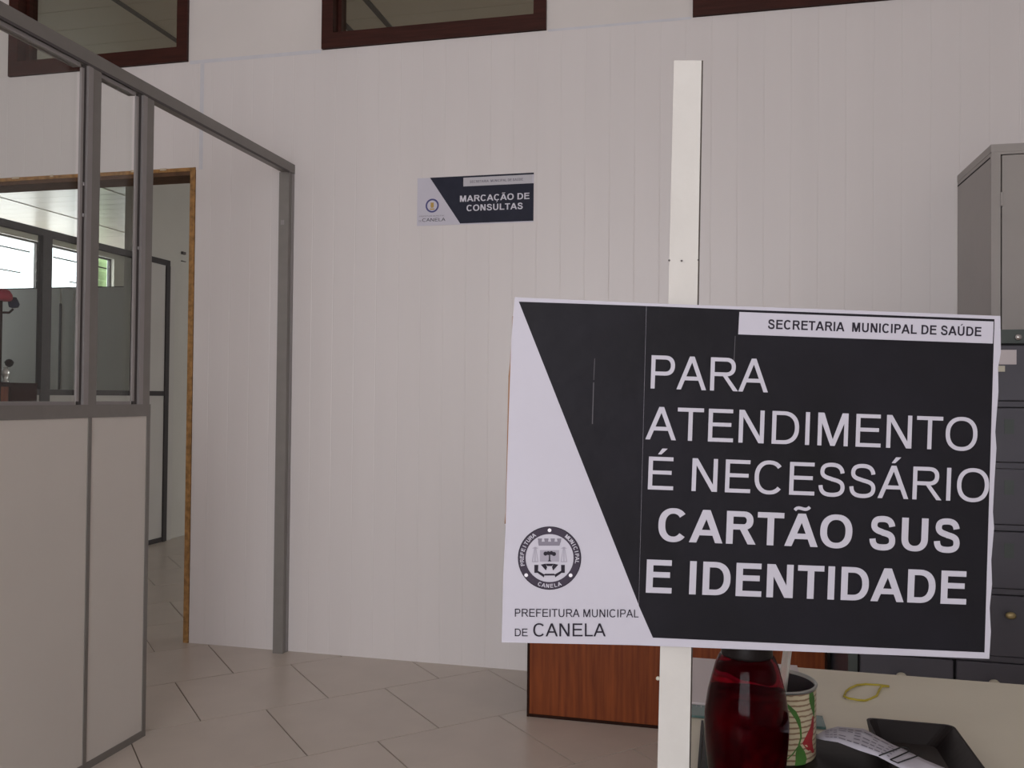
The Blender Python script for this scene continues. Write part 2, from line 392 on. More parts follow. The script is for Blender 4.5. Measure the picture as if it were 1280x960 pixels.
# main room shell
struct(boxes('wall_right', [(4.2, -6.6, 0, 4.3, 3.1, 3.45), (4.2, 6.1, 0, 4.3, 9.2, 3.45), (4.2, 3.1, 0, 4.3, 6.1, 1.0), (4.2, 3.1, 2.6, 4.3, 6.1, 3.45)], PLASTER))
struct(boxes('window_9', [(4.22, 3.1, 1.0, 4.27, 6.1, 1.05), (4.22, 3.1, 2.55, 4.27, 6.1, 2.6), (4.22, 3.1, 1.05, 4.27, 3.15, 2.55), (4.22, 6.05, 1.05, 4.27, 6.1, 2.55), (4.22, 4.57, 1.05, 4.27, 4.63, 2.55)], DARKALU))  # unseen window frame added around the fill lamp for the back room
struct(box('wall_left', (-3.1, -6.6, 0), (-3.0, .13, 3.45), PLASTER))
# front wall (behind the camera) with a wide window
struct(boxes('wall_front', [(-3, -6.6, 0, 4.2, -6.5, .6), (-3, -6.6, 2.5, 4.2, -6.5, 3.45), (-3, -6.6, .6, -.5, -6.5, 2.5), (2.5, -6.6, .6, 4.2, -6.5, 2.5)], PLASTER))
w4 = struct(boxes('window_4', [(-.5, -6.58, .6, 2.5, -6.52, .65), (-.5, -6.58, 2.45, 2.5, -6.52, 2.5), (-.5, -6.58, .65, -.45, -6.52, 2.45), (2.45, -6.58, .65, 2.5, -6.52, 2.45),
    (.48, -6.58, .65, .53, -6.52, 2.45), (1.47, -6.58, .65, 1.52, -6.52, 2.45)], BROWN))
struct(box('ceiling', (-3.0, -6.5, 3.4), (4.2, .004, 3.45), PLASTER))

# back room shell
CZ = 3.05
ceil2 = struct(box('ceiling_back_room', (-6.3, .131, CZ+.012), (4.2, 9.1, CZ+.06), PLASTER))
for i in range(44):
    y0 = .135+i*.2
    box('ceiling_board', (-6.29, y0+.002, CZ), (-2.225 if y0 > 1.9 else 4.19, y0+.198, CZ+.0118), BACKCEIL, ceil2) if y0 < 8.9 else None
for x in (-5.2, -3.9, -1.12, .1, -.12):
    box('joint_strip', (x, .14, CZ-.006), (x+.03, 8.9 if x < -2.3 else 1.93, CZ-.0002), BACKCEIL if x < -2.3 else GASKET, ceil2)
struct(box('wall_back_room_far', (-6.3, 9.0, 0), (4.2, 9.1, 3.05), BACKWALL))
struct(box('wall_back_room_near', (-6.3, 0.0, 0), (-3.1, .13, 3.05), BACKWALL))
w3 = struct(box('wall_inner', (-2.32, 1.97, 0), (-2.222, 8.99, 3.045), BACKWALL))
box('wall_hook', (-2.222, 2.50, 2.18), (-2.205, 2.54, 2.20), GASKET, w3)
box('wall_hook', (-2.222, 2.50, 2.125), (-2.210, 2.55, 2.13), GASKET, w3)
OP = [(2.3, 3.9), (4.1, 5.66), (5.77, 6.99), (7.25, 8.5)]; OZ0, OZ1 = 1.3, 2.955
segs = [(-6.4, 0, 0, -6.3, 9.1, OZ0), (-6.4, 0, OZ1, -6.3, 9.1, 3.12)]
ys = [0]+[y for p in OP for y in p]+[9.1]
for i in range(0, len(ys), 2): segs.append((-6.4, ys[i], OZ0, -6.3, ys[i+1], OZ1))
struct(boxes('wall_exterior', segs, BACKWALL))
for n, (a, b) in enumerate(OP, 5):
    fr = struct(boxes('window_%d' % n, [(-6.39, a, OZ0, -6.35, b, OZ0+.03), (-6.39, a, OZ1-.02, -6.35, b, OZ1), (-6.39, a, OZ0+.03, -6.35, a+.025, OZ1-.02), (-6.39, b-.025, OZ0+.03, -6.35, b, OZ1-.02)], DARKALU))
    z = OZ0+.1
    while z < OZ1-.08:
        bm = bmesh.new()
        q = [(-6.40, z-.045), (-6.33, z+.045), (-6.334, z+.049), (-6.404, z-.041)]
        va = [bm.verts.new((x, a+.03, zz)) for x, zz in q]; vb = [bm.verts.new((x, b-.03, zz)) for x, zz in q]
        bm.faces.new(va); bm.faces.new(vb[::-1])
        for i in range(4): bm.faces.new((va[i], vb[i], vb[(i+1) % 4], va[(i+1) % 4]))
        new_obj('louvre_pane', bm, GLASS, fr)
        z += .13
    boxes('louvre_rail', [(-6.332, a+.12, 2.80, -6.322, min(b-.12, a+1.4), 2.815), (-6.332, a+.4, 2.53, -6.322, b-.3, 2.542)], DARKALU, fr)
gp_ = tag(box('painted_post', (-6.62, 6.93, 0), (-6.50, 7.10, 3.3), GREENP), 'light green painted post outside the bright louvred windows, left of frame', 'post')

# ================================================================ PARTITIONS
def glazed_partition(t, x, th, posts, y0, y1, zt, zm, door=None):
    pass
P1 = empty('office_partition', 'grey aluminium framed partition with cream lower panels and clear glass above, open doorway at its wall end', 'partition', (0, -1.25, 0))
P1.location = (0, -1.25, 0)
OFF = Vector((0, -1.25, 0))
def pb(name, L, m, par=P1, off=OFF, bevel=0):
    bm = bmesh.new()
    for q in L: B(bm, q[0]-off.x, q[1]-off.y, q[2]-off.z, q[3]-off.x, q[4]-off.y, q[5]-off.z)
    return new_obj(name, bm, m, par)
ZT = 2.097; ZM0, ZM1 = 1.028, 1.066
YN = -2.95
# top rail: two stacked aluminium faces with a dark groove
tr = pb('top_rail', [(-.020, YN, ZT-.040, .020, .0, ZT)], ALU)
pb('groove', [(.0195, YN, ZT-.046, .0212, -.05, ZT-.038)], GASKET, tr)
pb('mid_rail', [(-.020, YN, ZM0, .021, -.965, ZM1)], ALU)
def post(lo0, lo1, ya, yb):
    """slim profile below the mid rail; above it a stepped glazing profile ya..yb"""
    o = pb('post', [(-.019, lo0, .0, .0205, lo1, ZM0), (-.019, yb-.035, ZM1, .020, yb, ZT-.040)], ALU)
    pb('raised_face', [(.010, yb-.0555, ZM1, .0215, yb-.0352, ZT-.046)], ALU_L, o)
    pb('groove', [(.006, ya+.013, ZM1, .013, yb-.0557, ZT-.046)], GASKET, o)
    pb('glazing_bead', [(.009, ya+.003, ZM1+.0102, .0165, ya+.0128, ZT-.058)], ALU_L, o)
    return o
post(-1.25, -1.236, -1.300, -1.219)
post(-.982, -.965, -1.055, -.9703)
post(-2.457, -2.443, -2.50, -2.42)
o = pb('post', [(-.030, -.045, 0, .016, .0, ZT-.040)], ALU)
pb('cover_strip', [(.0162, -.020, 0, .019, .0, ZT-.042)], ALU_L, o)
pb('strike_mark', [(-.020, -.0462, 1.83, -.004, -.0452, 1.85)], ALU_L, o)
for a, b in ((-2.42, -1.300), (-1.219, -1.055)):
    pb('glazing_bead', [(-.012, a, ZM1, .014, b, ZM1+.010)], ALU_L)
    pb('glazing_bead', [(-.012, a, ZT-.058, .014, b, ZT-.046)], ALU_L)
    pb('pane', [(-.002, a, ZM1+.010, .003, b, ZT-.058)], GLASS)
pb('bottom_rail', [(-.019, -2.443, 0, .0205, -1.25, .022), (-.019, -1.236, 0, .0205, -.983, .022)], ALU)
pb('panel', [(-.017, -2.443, .022, .0180, -1.2502, ZM0)], PANEL)
pb('panel', [(-.017, -1.2358, .022, .0180, -.9822, ZM0)], PANEL)
pb('panel', [(-.017, YN, .022, .0180, -2.4572, ZM0)], PANEL)
for y, z in ((-1.281, 1.61), (-1.281, 1.70), (-1.033, 1.556)):
    pb('screw', [(.0132, y-.003, z, .0152, y+.003, z+.010)], CHROME)

# dark framed inner partition in the back room
P2 = empty('inner_partition', 'dark framed glazed partition in the back room seen through the doorway, grey lower panels', 'partition', (-2.21, 1.1, 0))
O2 = Vector((-2.21, 1.1, 0))
def p2(name, L, m, par=P2): return pb(name, L, m, par, O2)
p2('top_rail', [(-2.23, .3, 2.058, -2.195, 2.33, 2.10)], DARKALU)
p2('post', [(-2.23, 1.055, 0, -2.19, 1.13, 2.058)], DARKALU)
p2('post', [(-2.2215, 2.285, 0, -2.192, 2.33, 2.058)], DARKALU)
p2('post', [(-2.23, .3, 0, -2.19, .35, 2.058)], DARKALU)
p2('post', [(-2.23, 1.93, 0, -2.19, 1.97, 2.058)], DARKALU)
p2('mid_rail', [(-2.229, .35, 1.085, -2.196, 1.055, 1.12), (-2.229, 1.13, 1.085, -2.196, 1.93, 1.12), (-2.2215, 1.97, 1.085, -2.196, 2.285, 1.12)], DARKALU)
p2('bottom_rail', [(-2.2215, 1.97, 0, -2.198, 2.285, .035), (-2.229, 1.13, 0, -2.196, 1.93, .035), (-2.229, .35, 0, -2.196, 1.055, .035)], DARKALU)
p2('panel', [(-2.225, .35, .035, -2.20, 1.055, 1.085)], FROST)
p2('panel', [(-2.225, 1.13, .035, -2.20, 1.93, 1.085)], FROST)
p2('panel', [(-2.2215, 1.97, .035, -2.203, 2.285, 1.085)], FROST)
p2('panel', [(-2.2215, 1.97, 1.12, -2.203, 2.285, 2.058)], FROST)
p2('pane', [(-2.215, .35, 1.12, -2.210, 1.055, 2.058)], GLASS)
p2('pane', [(-2.215, 1.13, 1.12, -2.210, 1.93, 2.058)], GLASS)
p2('edge_cover', [(-2.2215, 2.331, 0, -2.20, 2.40, 2.06)], FROST)

P3 = empty('far_divider', 'plain pale grey board divider standing below the bright louvred windows', 'partition', (-4.2, 3.65, 0))
O3 = Vector((-4.2, 3.65, 0))
x = -6.2; xi = 0
for xa, xb in ((-6.2, -5.35), (-5.345, -4.285), (-4.262, -3.4), (-3.395, -2.34)):
    pb('panel', [(xa, 3.635, .02, xb, 3.665, 2.095)], FROST, P3, O3)
pb('joint_strip', [(-4.284, 3.630, .02, -4.263, 3.668, 1.95)], DARKALU, P3, O3)
bm = bmesh.new()
xx = -6.2
while xx < -2.4:
    wd = random.uniform(.12, .3); hh = random.uniform(.002, .012)
    B(bm, xx+4.2, -.012, 2.0955, min(xx+wd, -2.34)+4.2, .012, 2.0955+hh); xx += wd
new_obj('capping', bm, DARKALU, P3)

# ================================================================ BACK ROOM OBJECTS
cb = empty('small_cabinet', 'dark reddish brown cabinet in the back room below the coat stand, seen through the glass', 'cabinet', (-2.06, .35, 0))
Oc = Vector((-2.06, .35, 0))
pb('body', [(-2.17, .16, .05, -1.955, .757, 1.135)], MAHOGD, cb, Oc)
pb('top', [(-2.175, .15, 1.135, -1.95, .76, 1.153)], MAHOGD, cb, Oc)
pb('door', [(-1.9545, .56, .08, -1.945, .750, 1.13)], mat('deep_brown_wood', (0.035, 0.010, 0.006), 0.7, spec=0.1, var=0.2), cb, Oc)
pb('door', [(-1.9545, .17, .08, -1.945, .545, 1.13)], MAHOG, cb, Oc)
pb('base', [(-2.16, .18, 0, -1.97, .74, .05)], MAHOGD, cb, Oc)
orn = empty('ornament', 'small silver ornament with a dark round top on the brown cabinet', 'ornament', (-1.985, .565, 1.153))
bm = bmesh.new(); lathe(bm, [(.020, 0), (.022, .006), (.010, .015), (.018, .04), (.024, .058), (.012, .075), (.010, .085)], 20); new_obj('body', bm, SILVER, orn, True)
bm = bmesh.new(); lathe(bm, [(.006, .085), (.018, .095), (.024, .112), (.014, .126), (.002, .13)], 16, .012, .012); new_obj('dark_top', bm, BLACKPL, orn, True)
bm = bmesh.new(); tube(bm, [(-.020, -.004, .045), (-.034, -.006, .055), (-.036, -.006, .075)], .004); new_obj('spout', bm, SILVER, orn, True)
cs = empty('coat_stand', 'dark upright coat stand post at the left edge behind the glass', 'coat stand', (-1.785, .31, 0))
bm = bmesh.new(); tube(bm, [(0, 0, .02), (0, 0, 1.570)], .012, 10); new_obj('pole', bm, MAHOGD, cs, True)
bm = bmesh.new(); lathe(bm, [(.13, 0), (.13, .015), (.03, .03), (.015, .05)], 24); new_obj('base', bm, MAHOGD, cs, True)
bm = bmesh.new(); tube(bm, [(0, -.09, 1.545), (0, 0, 1.51), (0, .06, 1.515), (0, .085, 1.535)], .006); new_obj('hook', bm, MAHOGD, cs, True)
t = empty('cap', 'crumpled red cap on top of the coat stand, seen through the glass', 'hat', (-1.785, .305, 1.5705))
bm = bmesh.new(); lathe(bm, [(.052, 0), (.060, .010), (.060, .030), (.048, .048), (.028, .058), (.004, .060)], 24)
for v_ in bm.verts: v_.co.z += .004*math.sin(v_.co.y*90)*(v_.co.z > .02)
new_obj('crown', bm, REDCL, t, True)
bm = bmesh.new(); slab(bm, [(.042*math.cos(a), -.045-.045*math.sin(a)) for a in [math.pi*i/10 for i in range(11)]], .001, .005); new_obj('peak', bm, REDCL, t)
t = empty('pouch', 'small dark navy cloth pouch on the hook beside the red cap', 'pouch', (-1.785, .398, 1.5415))
bm = bmesh.new(); lathe(bm, [(.006, 0), (.022, .004), (.027, .020), (.024, .042), (.012, .055), (.003, .058)], 20)
for v_ in bm.verts: v_.co.x += .004*math.sin(v_.co.z*120)
new_obj('body', bm, NAVYCL, t, True)
bm = bmesh.new(); tube(bm, [(.013*math.cos(k*math.pi/8), .013*math.sin(k*math.pi/8), .054) for k in range(16)], .0025, 6, True); new_obj('drawstring', bm, NAVYCL, t, True)

# ================================================================ WALL NOTICE
ws = empty('wall_notice', 'small navy and white paper notice reading marcação de consultas on the white boarded wall', 'sign', (.581, -.0012, 1.8115))
ws.rotation_euler = (math.pi/2, 0, math.radians(0))
bm = bmesh.new(); slab(bm, [(0, 0), (.497, 0), (.497, .2), (0, .2)], 0, .0008)
new_obj('sheet', bm, mat('lilac_paper', (.60, .58, .66), .5, var=.03), ws)
bands = [[(.055, .2), (.497, .2), (.497, .193), (.2, .193), (.2, .157), (.497, .157), (.497, .004), (.188, .004)]]
decal('printed_field', [[(.055, .2), (.2, .2), (.2, .004), (.188, .004)], [(.2, .193), (.2, .2), (.497, .2), (.497, .193)], [(.2, .004), (.497, .004), (.497, .157), (.2, .157)]], .0010, NAVY, ws)
decal('header_strip', [[(.2, .157), (.4905, .157), (.4905, .193), (.2, .193)]], .0010, mat('grey_strip', (.52, .51, .55), .5), ws)
WP = mat('white_letter', (.66, .65, .72), .5)
decal('lettering', fit_text('SECRETARIA  MUNICIPAL DE SAÚDE', True, (.228, .170), (.452, .170), .010), .0012, INKGREY, ws)
decal('lettering', fit_text('MARCAÇÃO DE', True, (.186, .0935), (.480, .0935), .0255), .0012, WP, ws)
decal('lettering', fit_text('CONSULTAS', True, (.215, .054), (.452, .054), .0255), .0012, WP, ws)
decal('lettering', fit_text('PREFEITURA MUNICIPAL', False, (.010, .037), (.120, .037), .0055), .0012, INKGREY, ws)
decal('lettering', fit_text('DE', False, (.008, .017), (.021, .017), .007), .0012, INKGREY, ws)
decal('lettering', fit_text('CANELA', False, (.0235, .017), (.124, .017), .0135), .0012, INK, ws)
decal('emblem', annulus(.066, .083, .029, .022), .0012, BLUEINK, ws)
decal('emblem_centre', disc(.066, .083, .0075)+[[(.056, .066), (.076, .066), (.076, .071), (.056, .071)], [(.060, .074), (.072, .074), (.073, .096), (.059, .096)]], .0012, YELINK, ws)

# ================================================================ GREY CUPBOARD
CB = (2.653, -.402, 1.922)
cbd = empty('steel_cupboard', 'tall light grey steel cupboard against the wall at the right edge', 'cabinet', (3.1, -.2, 0))
Ob = Vector((3.1, -.2, 0))
def q(name, L, m, par, off=Ob): return pb(name, L, m, par, off)
q('body', [(2.653, -.385, .04, 2.668, -.006, 1.897), (3.535, -.385, .04, 3.55, -.006, 1.897), (2.668, -.020, .04, 3.535, -.006, 1.897)], GREYMETAL, cbd)
q('plinth', [(2.66, -.38, 0, 3.54, -.02, .04)], GREYMETAL, cbd)
q('top', [(2.652, -.402, 1.8975, 3.551, -.004, 1.922)], GREYMETAL, cbd)
q('side_seam', [(2.6515, -.39, 1.880, 2.6529, -.01, 1.884)], BLACKGAP, cbd)
q('front_frame', [(2.653, -.402, .04, 2.680, -.386, 1.897), (3.523, -.402, .04, 3.55, -.386, 1.897), (2.680, -.402, 1.889, 3.523, -.386, 1.897)], GREYMETAL, cbd)
q('recess', [(2.680, -.388, .05, 3.523, -.384, 1.889)], BLACKGAP, cbd)
d1 = q('door', [(2.6845, -.401, .05, 3.100, -.389, 1.886)], GREYMETAL, cbd)
d2 = q('door', [(3.104, -.401, .05, 3.519, -.389, 1.886)], GREYMETAL, cbd)
for z in (1.745, 1.0, .25):
    bm = bmesh.new(); tube(bm, [(2.6825-3.1, -.404+.2, z-.022), (2.6825-3.1, -.404+.2, z+.022)], .0045)
    new_obj('hinge', bm, GREYMETAL, cbd)
q('handle', [(3.06, -.43, .95, 3.075, -.401, 1.10)], CHROME, d1)

# ================================================================ CARD FILE CABINET
fc = empty('card_file_cabinet', 'dark green-grey steel card file cabinet with small drawers before the grey cupboard', 'filing cabinet', (2.55, -.6, 0))
Of = Vector((2.55, -.6, 0)); F0 = -.80
def fq(name, L, m, par=None): return pb(name, L, m, par or fc, Of)
fq('body', [(2.172, F0+.012, 0, 2.187, -.41, 1.298), (2.955, F0+.012, 0, 2.97, -.41, 1.298), (2.187, -.43, 0, 2.955, -.41, 1.298), (2.187, F0+.012, 1.285, 2.955, -.43, 1.298), (2.187, F0+.03, .0, 2.955, -.43, .02)], FILEMETAL)
fq('front_frame', [(2.172, F0, 0, 2.197, F0+.011, 1.30), (2.945, F0, 0, 2.97, F0+.011, 1.30), (2.197, F0, 1.262, 2.945, F0+.011, 1.30)], FILEBAND)
fq('recess', [(2.197, F0+.012, .02, 2.945, F0+.02, 1.262)], BLACKGAP)
ztops = [1.2556, 1.084, .917, .744, .569, .383, .212]
zbots = [1.106, .937, .766, .591, .405, .233, .06]
colx = [(2.204, 2.446), (2.454, 2.698), (2.706, 2.940)]
for i, (zt, zb) in enumerate(zip(ztops, zbots)):
    fq('rail', [(2.197, F0+.001, zb-.019, 2.945, F0+.011, zb-.004)], FILEMETAL)
    for j, (xa, xb) in enumerate(colx):
        bm = bmesh.new(); B(bm, xa-Of.x, F0-.004-Of.y, zb-.002, xb-Of.x, F0+.0115-Of.y, zt)
        bmesh.ops.bevel(bm, geom=bm.edges[:], offset=.002, segments=1, affect='EDGES')
        d = new_obj('drawer', bm, FILEMETAL, fc)
        xc = {0: 2.309, 1: 2.585, 2: 2.823}[j]
        if i == 5 and j == 1: xc = 2.5445
        zc = zt-.049
        bm = bmesh.new()
        if i >= 4:
            tube(bm, [(xc-Of.x, F0-.004-Of.y, zc), (xc-Of.x, F0-.016-Of.y, zc)], .005, 10)
            lathe(bm, [(.009, 0), (.012, .004), (.012, .010), (.006, .014)], 14)
            for v_ in bm.verts[-14*4:]:
                x_, y_, z_ = v_.co; v_.co = Vector((xc-Of.x+x_*1.1, F0-.014-Of.y-z_, zc+y_*.8))
            new_obj('pull', bm, BRASS if (i, j) == (4, 1) else CREAM, d, True)
        elif i > 0:
            B(bm, xc-.012-Of.x, F0-.0055-Of.y, zc-.022, xc+.012-Of.x, F0-.0042-Of.y, zc+.018)
            new_obj('label_holder', bm, FILEBAND, d)
        if i == 0:
            B(bm, xc-.025-Of.x, F0-.0052-Of.y, zt-.052, xc+.018-Of.x, F0-.0042-Of.y, zt-.012)
            new_obj('paper_label', bm, PINKPAPER, d)
            bm = bmesh.new(); B(bm, xc-.028-Of.x, F0-.010-Of.y, zt-.072, xc-.012-Of.x, F0-.0042-Of.y, zt-.056)
            new_obj('pull', bm, CREAM, d)
for xc in (2.606,):
    bm = bmesh.new(); tube(bm, [(xc-Of.x, F0-Of.y, 1.278), (xc-Of.x, F0-.014-Of.y, 1.278)], .008, 14); new_obj('lock', bm, CHROME, fc, True)

# ================================================================ WOODEN DESK SEEN FROM BEHIND
wd = empty('wooden_desk', 'reddish brown wooden desk by the wall, its plain back panel reaching the floor', 'desk', (1.66, -.3, 0))
Ow = Vector((1.66, -.3, 0))
pb('back_panel', [(1.181, -.486, .010, 2.146, -.470, .735)], MAHOG, wd, Ow)
pb('side_panel', [(1.173, -.490, 0, 1.1805, -.03, .735)], MAHOGD, wd, Ow)
pb('side_panel', [(2.1465, -.490, 0, 2.153, -.03, .735)], MAHOGD, wd, Ow)
pb('shadow_gap_strip', [(1.181, -.489, 0, 2.146, -.471, .0095)], MAHOGD, wd, Ow)  # dark strip standing in for the shadow line under the back panel
pb('top', [(1.16, -.50, .7355, 2.166, -.02, .76)], MAHOG, wd, Ow)

# ================================================================ NEAR DESK
DT = .755
nd = empty('office_desk', 'cream topped desk in the foreground at lower right', 'desk', (2.4, -2.6, 0))
On = Vector((2.4, -2.6, 0))
bm = bmesh.new(); B(bm, 1.750-2.4, -2.95+2.6, DT-.025, 3.10-2.4, -2.256+2.6, DT); bmesh.ops.bevel(bm, geom=bm.edges[:], offset=.002, segments=2, affect='EDGES')
new_obj('desktop', bm, DESKTOP, nd)
pb('side_panel', [(1.77, -2.93, .0, 1.79, -2.28, DT-.0255)], PANEL, nd, On)
pb('side_panel', [(3.06, -2.93, .0, 3.08, -2.28, DT-.0255)], PANEL, nd, On)
pb('modesty_panel', [(1.79, -2.32, .25, 3.06, -2.30, DT-.0255)], PANEL, nd, On)

# things on the desk
ZF = DT+.0025
t = tag(box('document_sheet', (1.7675-.005, -2.436, DT+.0005), (1.903, -2.263, DT+.004), PINKPAPER), 'blank pinkish white paper pad at the back left of the cream desk', 'paper')
rl = empty('ruler', 'translucent green ruler lying behind the red bottle and the can', 'ruler', (1.84, -2.458, DT))
bm = bmesh.new(); B(bm, -.083, -.016, .0006, .0735, .017, .0032); new_obj('body', bm, TEAL, rl)
bm = bmesh.new()
for i in range(30): B(bm, -.08+.005*i, .017-(.008 if i % 2 else .005), .0033, -.0793+.005*i, .0168, .0035)
new_obj('scale_marks', bm, INKGREY, rl)
# black folder (flat) that carries bottle and can
fo = empty('flat_folder', 'flat black folder lying under the red bottle and printed can', 'folder', (1.86, -2.70, DT))
bm = bmesh.new(); slab(bm, [(-.076, -.20), (.0935, -.20), (.0935, .184), (.044, .205), (-.071, .212)], .0004, .0025); new_obj('cover', bm, BLACKPL, fo)
bm = bmesh.new(); slab(bm, [(-.079, -.20), (-.0765, -.20), (-.0715, .212), (-.074, .212)], .0004, .0036); new_obj('spine', bm, BLACKPL, fo)
# black letter tray
tr_ = empty('letter_tray', 'black plastic tray with raised sloping rims at lower right on the desk', 'tray', (1.99, -2.62, DT))
bm = bmesh.new()
def ringq(x0, y0, x1, y1, z, r=.008, n=4):
    o = []
    for cx, cy, a0 in ((x1-r, y1-r, 0), (x0+r, y1-r, 90), (x0+r, y0+r, 180), (x1-r, y0+r, 270)):
        for i in range(n+1):
            a = math.radians(a0+90*i/n); o.append(bm.verts.new((cx+r*math.cos(a), cy+r*math.sin(a), z)))
    return o
X0, X1, Y0, Y1 = -.040, .043, -.25, .134
rg = [ringq(X0+.004, Y0+.004, X1-.014, Y1-.004, .0006), ringq(X0, Y0, X1, Y1, .021), ringq(X0+.0025, Y0+.0025, X1-.0025, Y1-.0025, .021), ringq(X0+.0065, Y0+.0065, X1-.020, Y1-.012, .0028)]
bm.faces.new(rg[0][::-1])
for a, b in zip(rg, rg[1:]):
    for i in range(len(a)): bm.faces.new((a[i], a[(i+1) % len(a)], b[(i+1) % len(b)], b[i]))
new_obj('tray_body', bm, BLACKPL, tr_)
bm = bmesh.new(); bm.faces.new(ringq(X0+.0065, Y0+.0065, X1-.020, Y1-.012, .0029)); new_obj('tray_liner', bm, mat('brown_black_liner', (.022, .017, .016), .6, var=.2), tr_)

# printed slip over folder and tray rim, with a paperclip
sl = empty('receipt_slip', 'curved printed paper slip with a wire clip lying over the black tray edge', 'paper', (1.93, -2.55, DT))
Os = Vector((1.93, -2.55, DT))
cl = [(1.8966, -2.526, 1.8963, -2.5310), (1.906, -2.5185, 1.904, -2.545), (1.919, -2.5185, 1.9137, -2.560), (1.9422, -2.528, 1.9292, -2.585), (1.9621, -2.5628, 1.9433, -2.595), (1.9697, -2.5702, 1.9494, -2.6022), (1.9827, -2.592, 1.962, -2.622), (2.000, -2.618, 1.978, -2.65)]
zz = [.7665, .7705, .7755, .779, .7790, .7785, .779, .781]
bm = bmesh.new(); prev = None
for (a, b, c_, d_), z in zip(cl, zz):
    row = []
    for k in range(5):
        f = k/4; row.append(bm.verts.new((a+(c_-a)*f-Os.x, b+(d_-b)*f-Os.y, z+.0015*math.sin(f*math.pi)-Os.z)))
    if prev:
        for k in range(4): bm.faces.new((prev[k], row[k], row[k+1], prev[k+1]))
    prev = row
sh = new_obj('slip_sheet', bm, PAPER, sl, True); md = sh.modifiers.new('thick', 'SOLIDIFY'); md.thickness = .0003; md.offset = 1
bm = bmesh.new()
for j in range(5):                                 # faint printed rows
    f = .18+.15*j
    for i in range(1, 5):
        (a, b, c_, d_), z = cl[i], zz[i]; (a2, b2, c2, d2), z2 = cl[i+1], zz[i+1]
        for s0, s1 in ((.05, .35), (.42, .62), (.70, .95)):
            if random.random() < .2: continue
            def pp(s, ff): return (a+(c_-a)*ff+((a2+(c2-a2)*ff)-(a+(c_-a)*ff))*s-Os.x, b+(d_-b)*ff+((b2+(d2-b2)*ff)-(b+(d_-b)*ff))*s-Os.y, z+(z2-z)*s+.0015*math.sin(ff*math.pi)+.0006-Os.z)
            bm.faces.new([bm.verts.new(p) for p in (pp(s0, f), pp(s1, f), pp(s1, f+.045), pp(s0, f+.045))])
new_obj('printed_rows', bm, INKGREY, sl)
bm = bmesh.new(); tube(bm, [(x-Os.x, y-Os.y, z-Os.z) for x, y, z in ((1.944, -2.598, .7808), (1.968, -2.573, .7812), (1.973, -2.574, .7812), (1.974, -2.580, .7812), (1.952, -2.606, .7812), (1.957, -2.612, .7812), (1.983, -2.586, .7815))], .0006, 6)
new_obj('paperclip', bm, BLACKGAP, sl, True)
# rubber band
bm = bmesh.new()
rb = [(1.9462, -2.364), (1.9505, -2.348), (1.9564, -2.3355), (1.967, -2.318), (1.9785, -2.3087), (1.9951, -2.3074), (2.0044, -2.3109), (2.0035, -2.3145), (1.995, -2.318), (1.9905, -2.330), (1.984, -2.350), (1.9753, -2.3619), (1.968, -2.371), (1.9595, -2.3743), (1.950, -2.3725)]
tube(bm, [(x-1.975, y+2.34, .0016+.001*math.sin(i)) for i, (x, y) in enumerate(rb)], .0013, 8, True)
o = new_obj('rubber_band', bm, YELLOW, None, True); o.location = (1.975, -2.34, DT); tag(o, 'thin yellow rubber band loop on the cream desktop', 'rubber band')

def ray(px, py, t): return CAM+t*(CF+(px-640)/FPX*CR-(py-480)/FPX*CU)
# red bottle
pb_ = ray(933, 900, .775); bx, by = pb_.x, pb_.y; s = .775/FPX
BZ = ZF
rb_ = empty('drinking_bottle', 'dark red translucent bottle with a black cap, below the big sign on the folder', 'bottle', (bx, by, BZ))
def zpx(y): return (ray(933, y, .775).z)-BZ
prof = [(.004, .0004), (.038*.775, .0004), (.0325, .004), (47*s, zpx(958)), (50.2*s, zpx(925)), (51*s, zpx(905)), (50.2*s, zpx(888)), (46.8*s, zpx(865)), (42*s, zpx(845)), (37.5*s, zpx(829)), (33*s, zpx(819))]
bm = bmesh.new(); n = 48; rings = []
for r_, z_ in prof: rings.append([bm.verts.new((r_*math.cos(2*math.pi*i/n)*(1+.012*math.cos(16*math.pi*i/n)), r_*math.sin(2*math.pi*i/n)*(1+.012*math.cos(16*math.pi*i/n)), z_)) for i in range(n)])
for a, b in zip(rings, rings[1:]):
    for i in range(n): bm.faces.new((a[i], a[(i+1) % n], b[(i+1) % n], b[i]))
bm.faces.new(rings[0][::-1]); bm.faces.new(rings[-1])
new_obj('bottle_body', bm, REDGL, rb_, True)
bm = bmesh.new(); zl = zpx(868); lathe(bm, [(.001, .006), (.029, .006), (.0315, .012), (47.5*s, zpx(925)), (48*s, zpx(905)), (43*s, zl), (.001, zl)], 40)
new_obj('liquid', bm, DARKRED, rb_, True)
bm = bmesh.new(); zc = zpx(818.5); lathe(bm, [(31*s, zc), (31.5*s, zc+.002), (30*s, zc+.020), (27*s, zc+.024), (.001, zc+.025)], 40)
new_obj('cap', bm, BLACKPL, rb_, True)
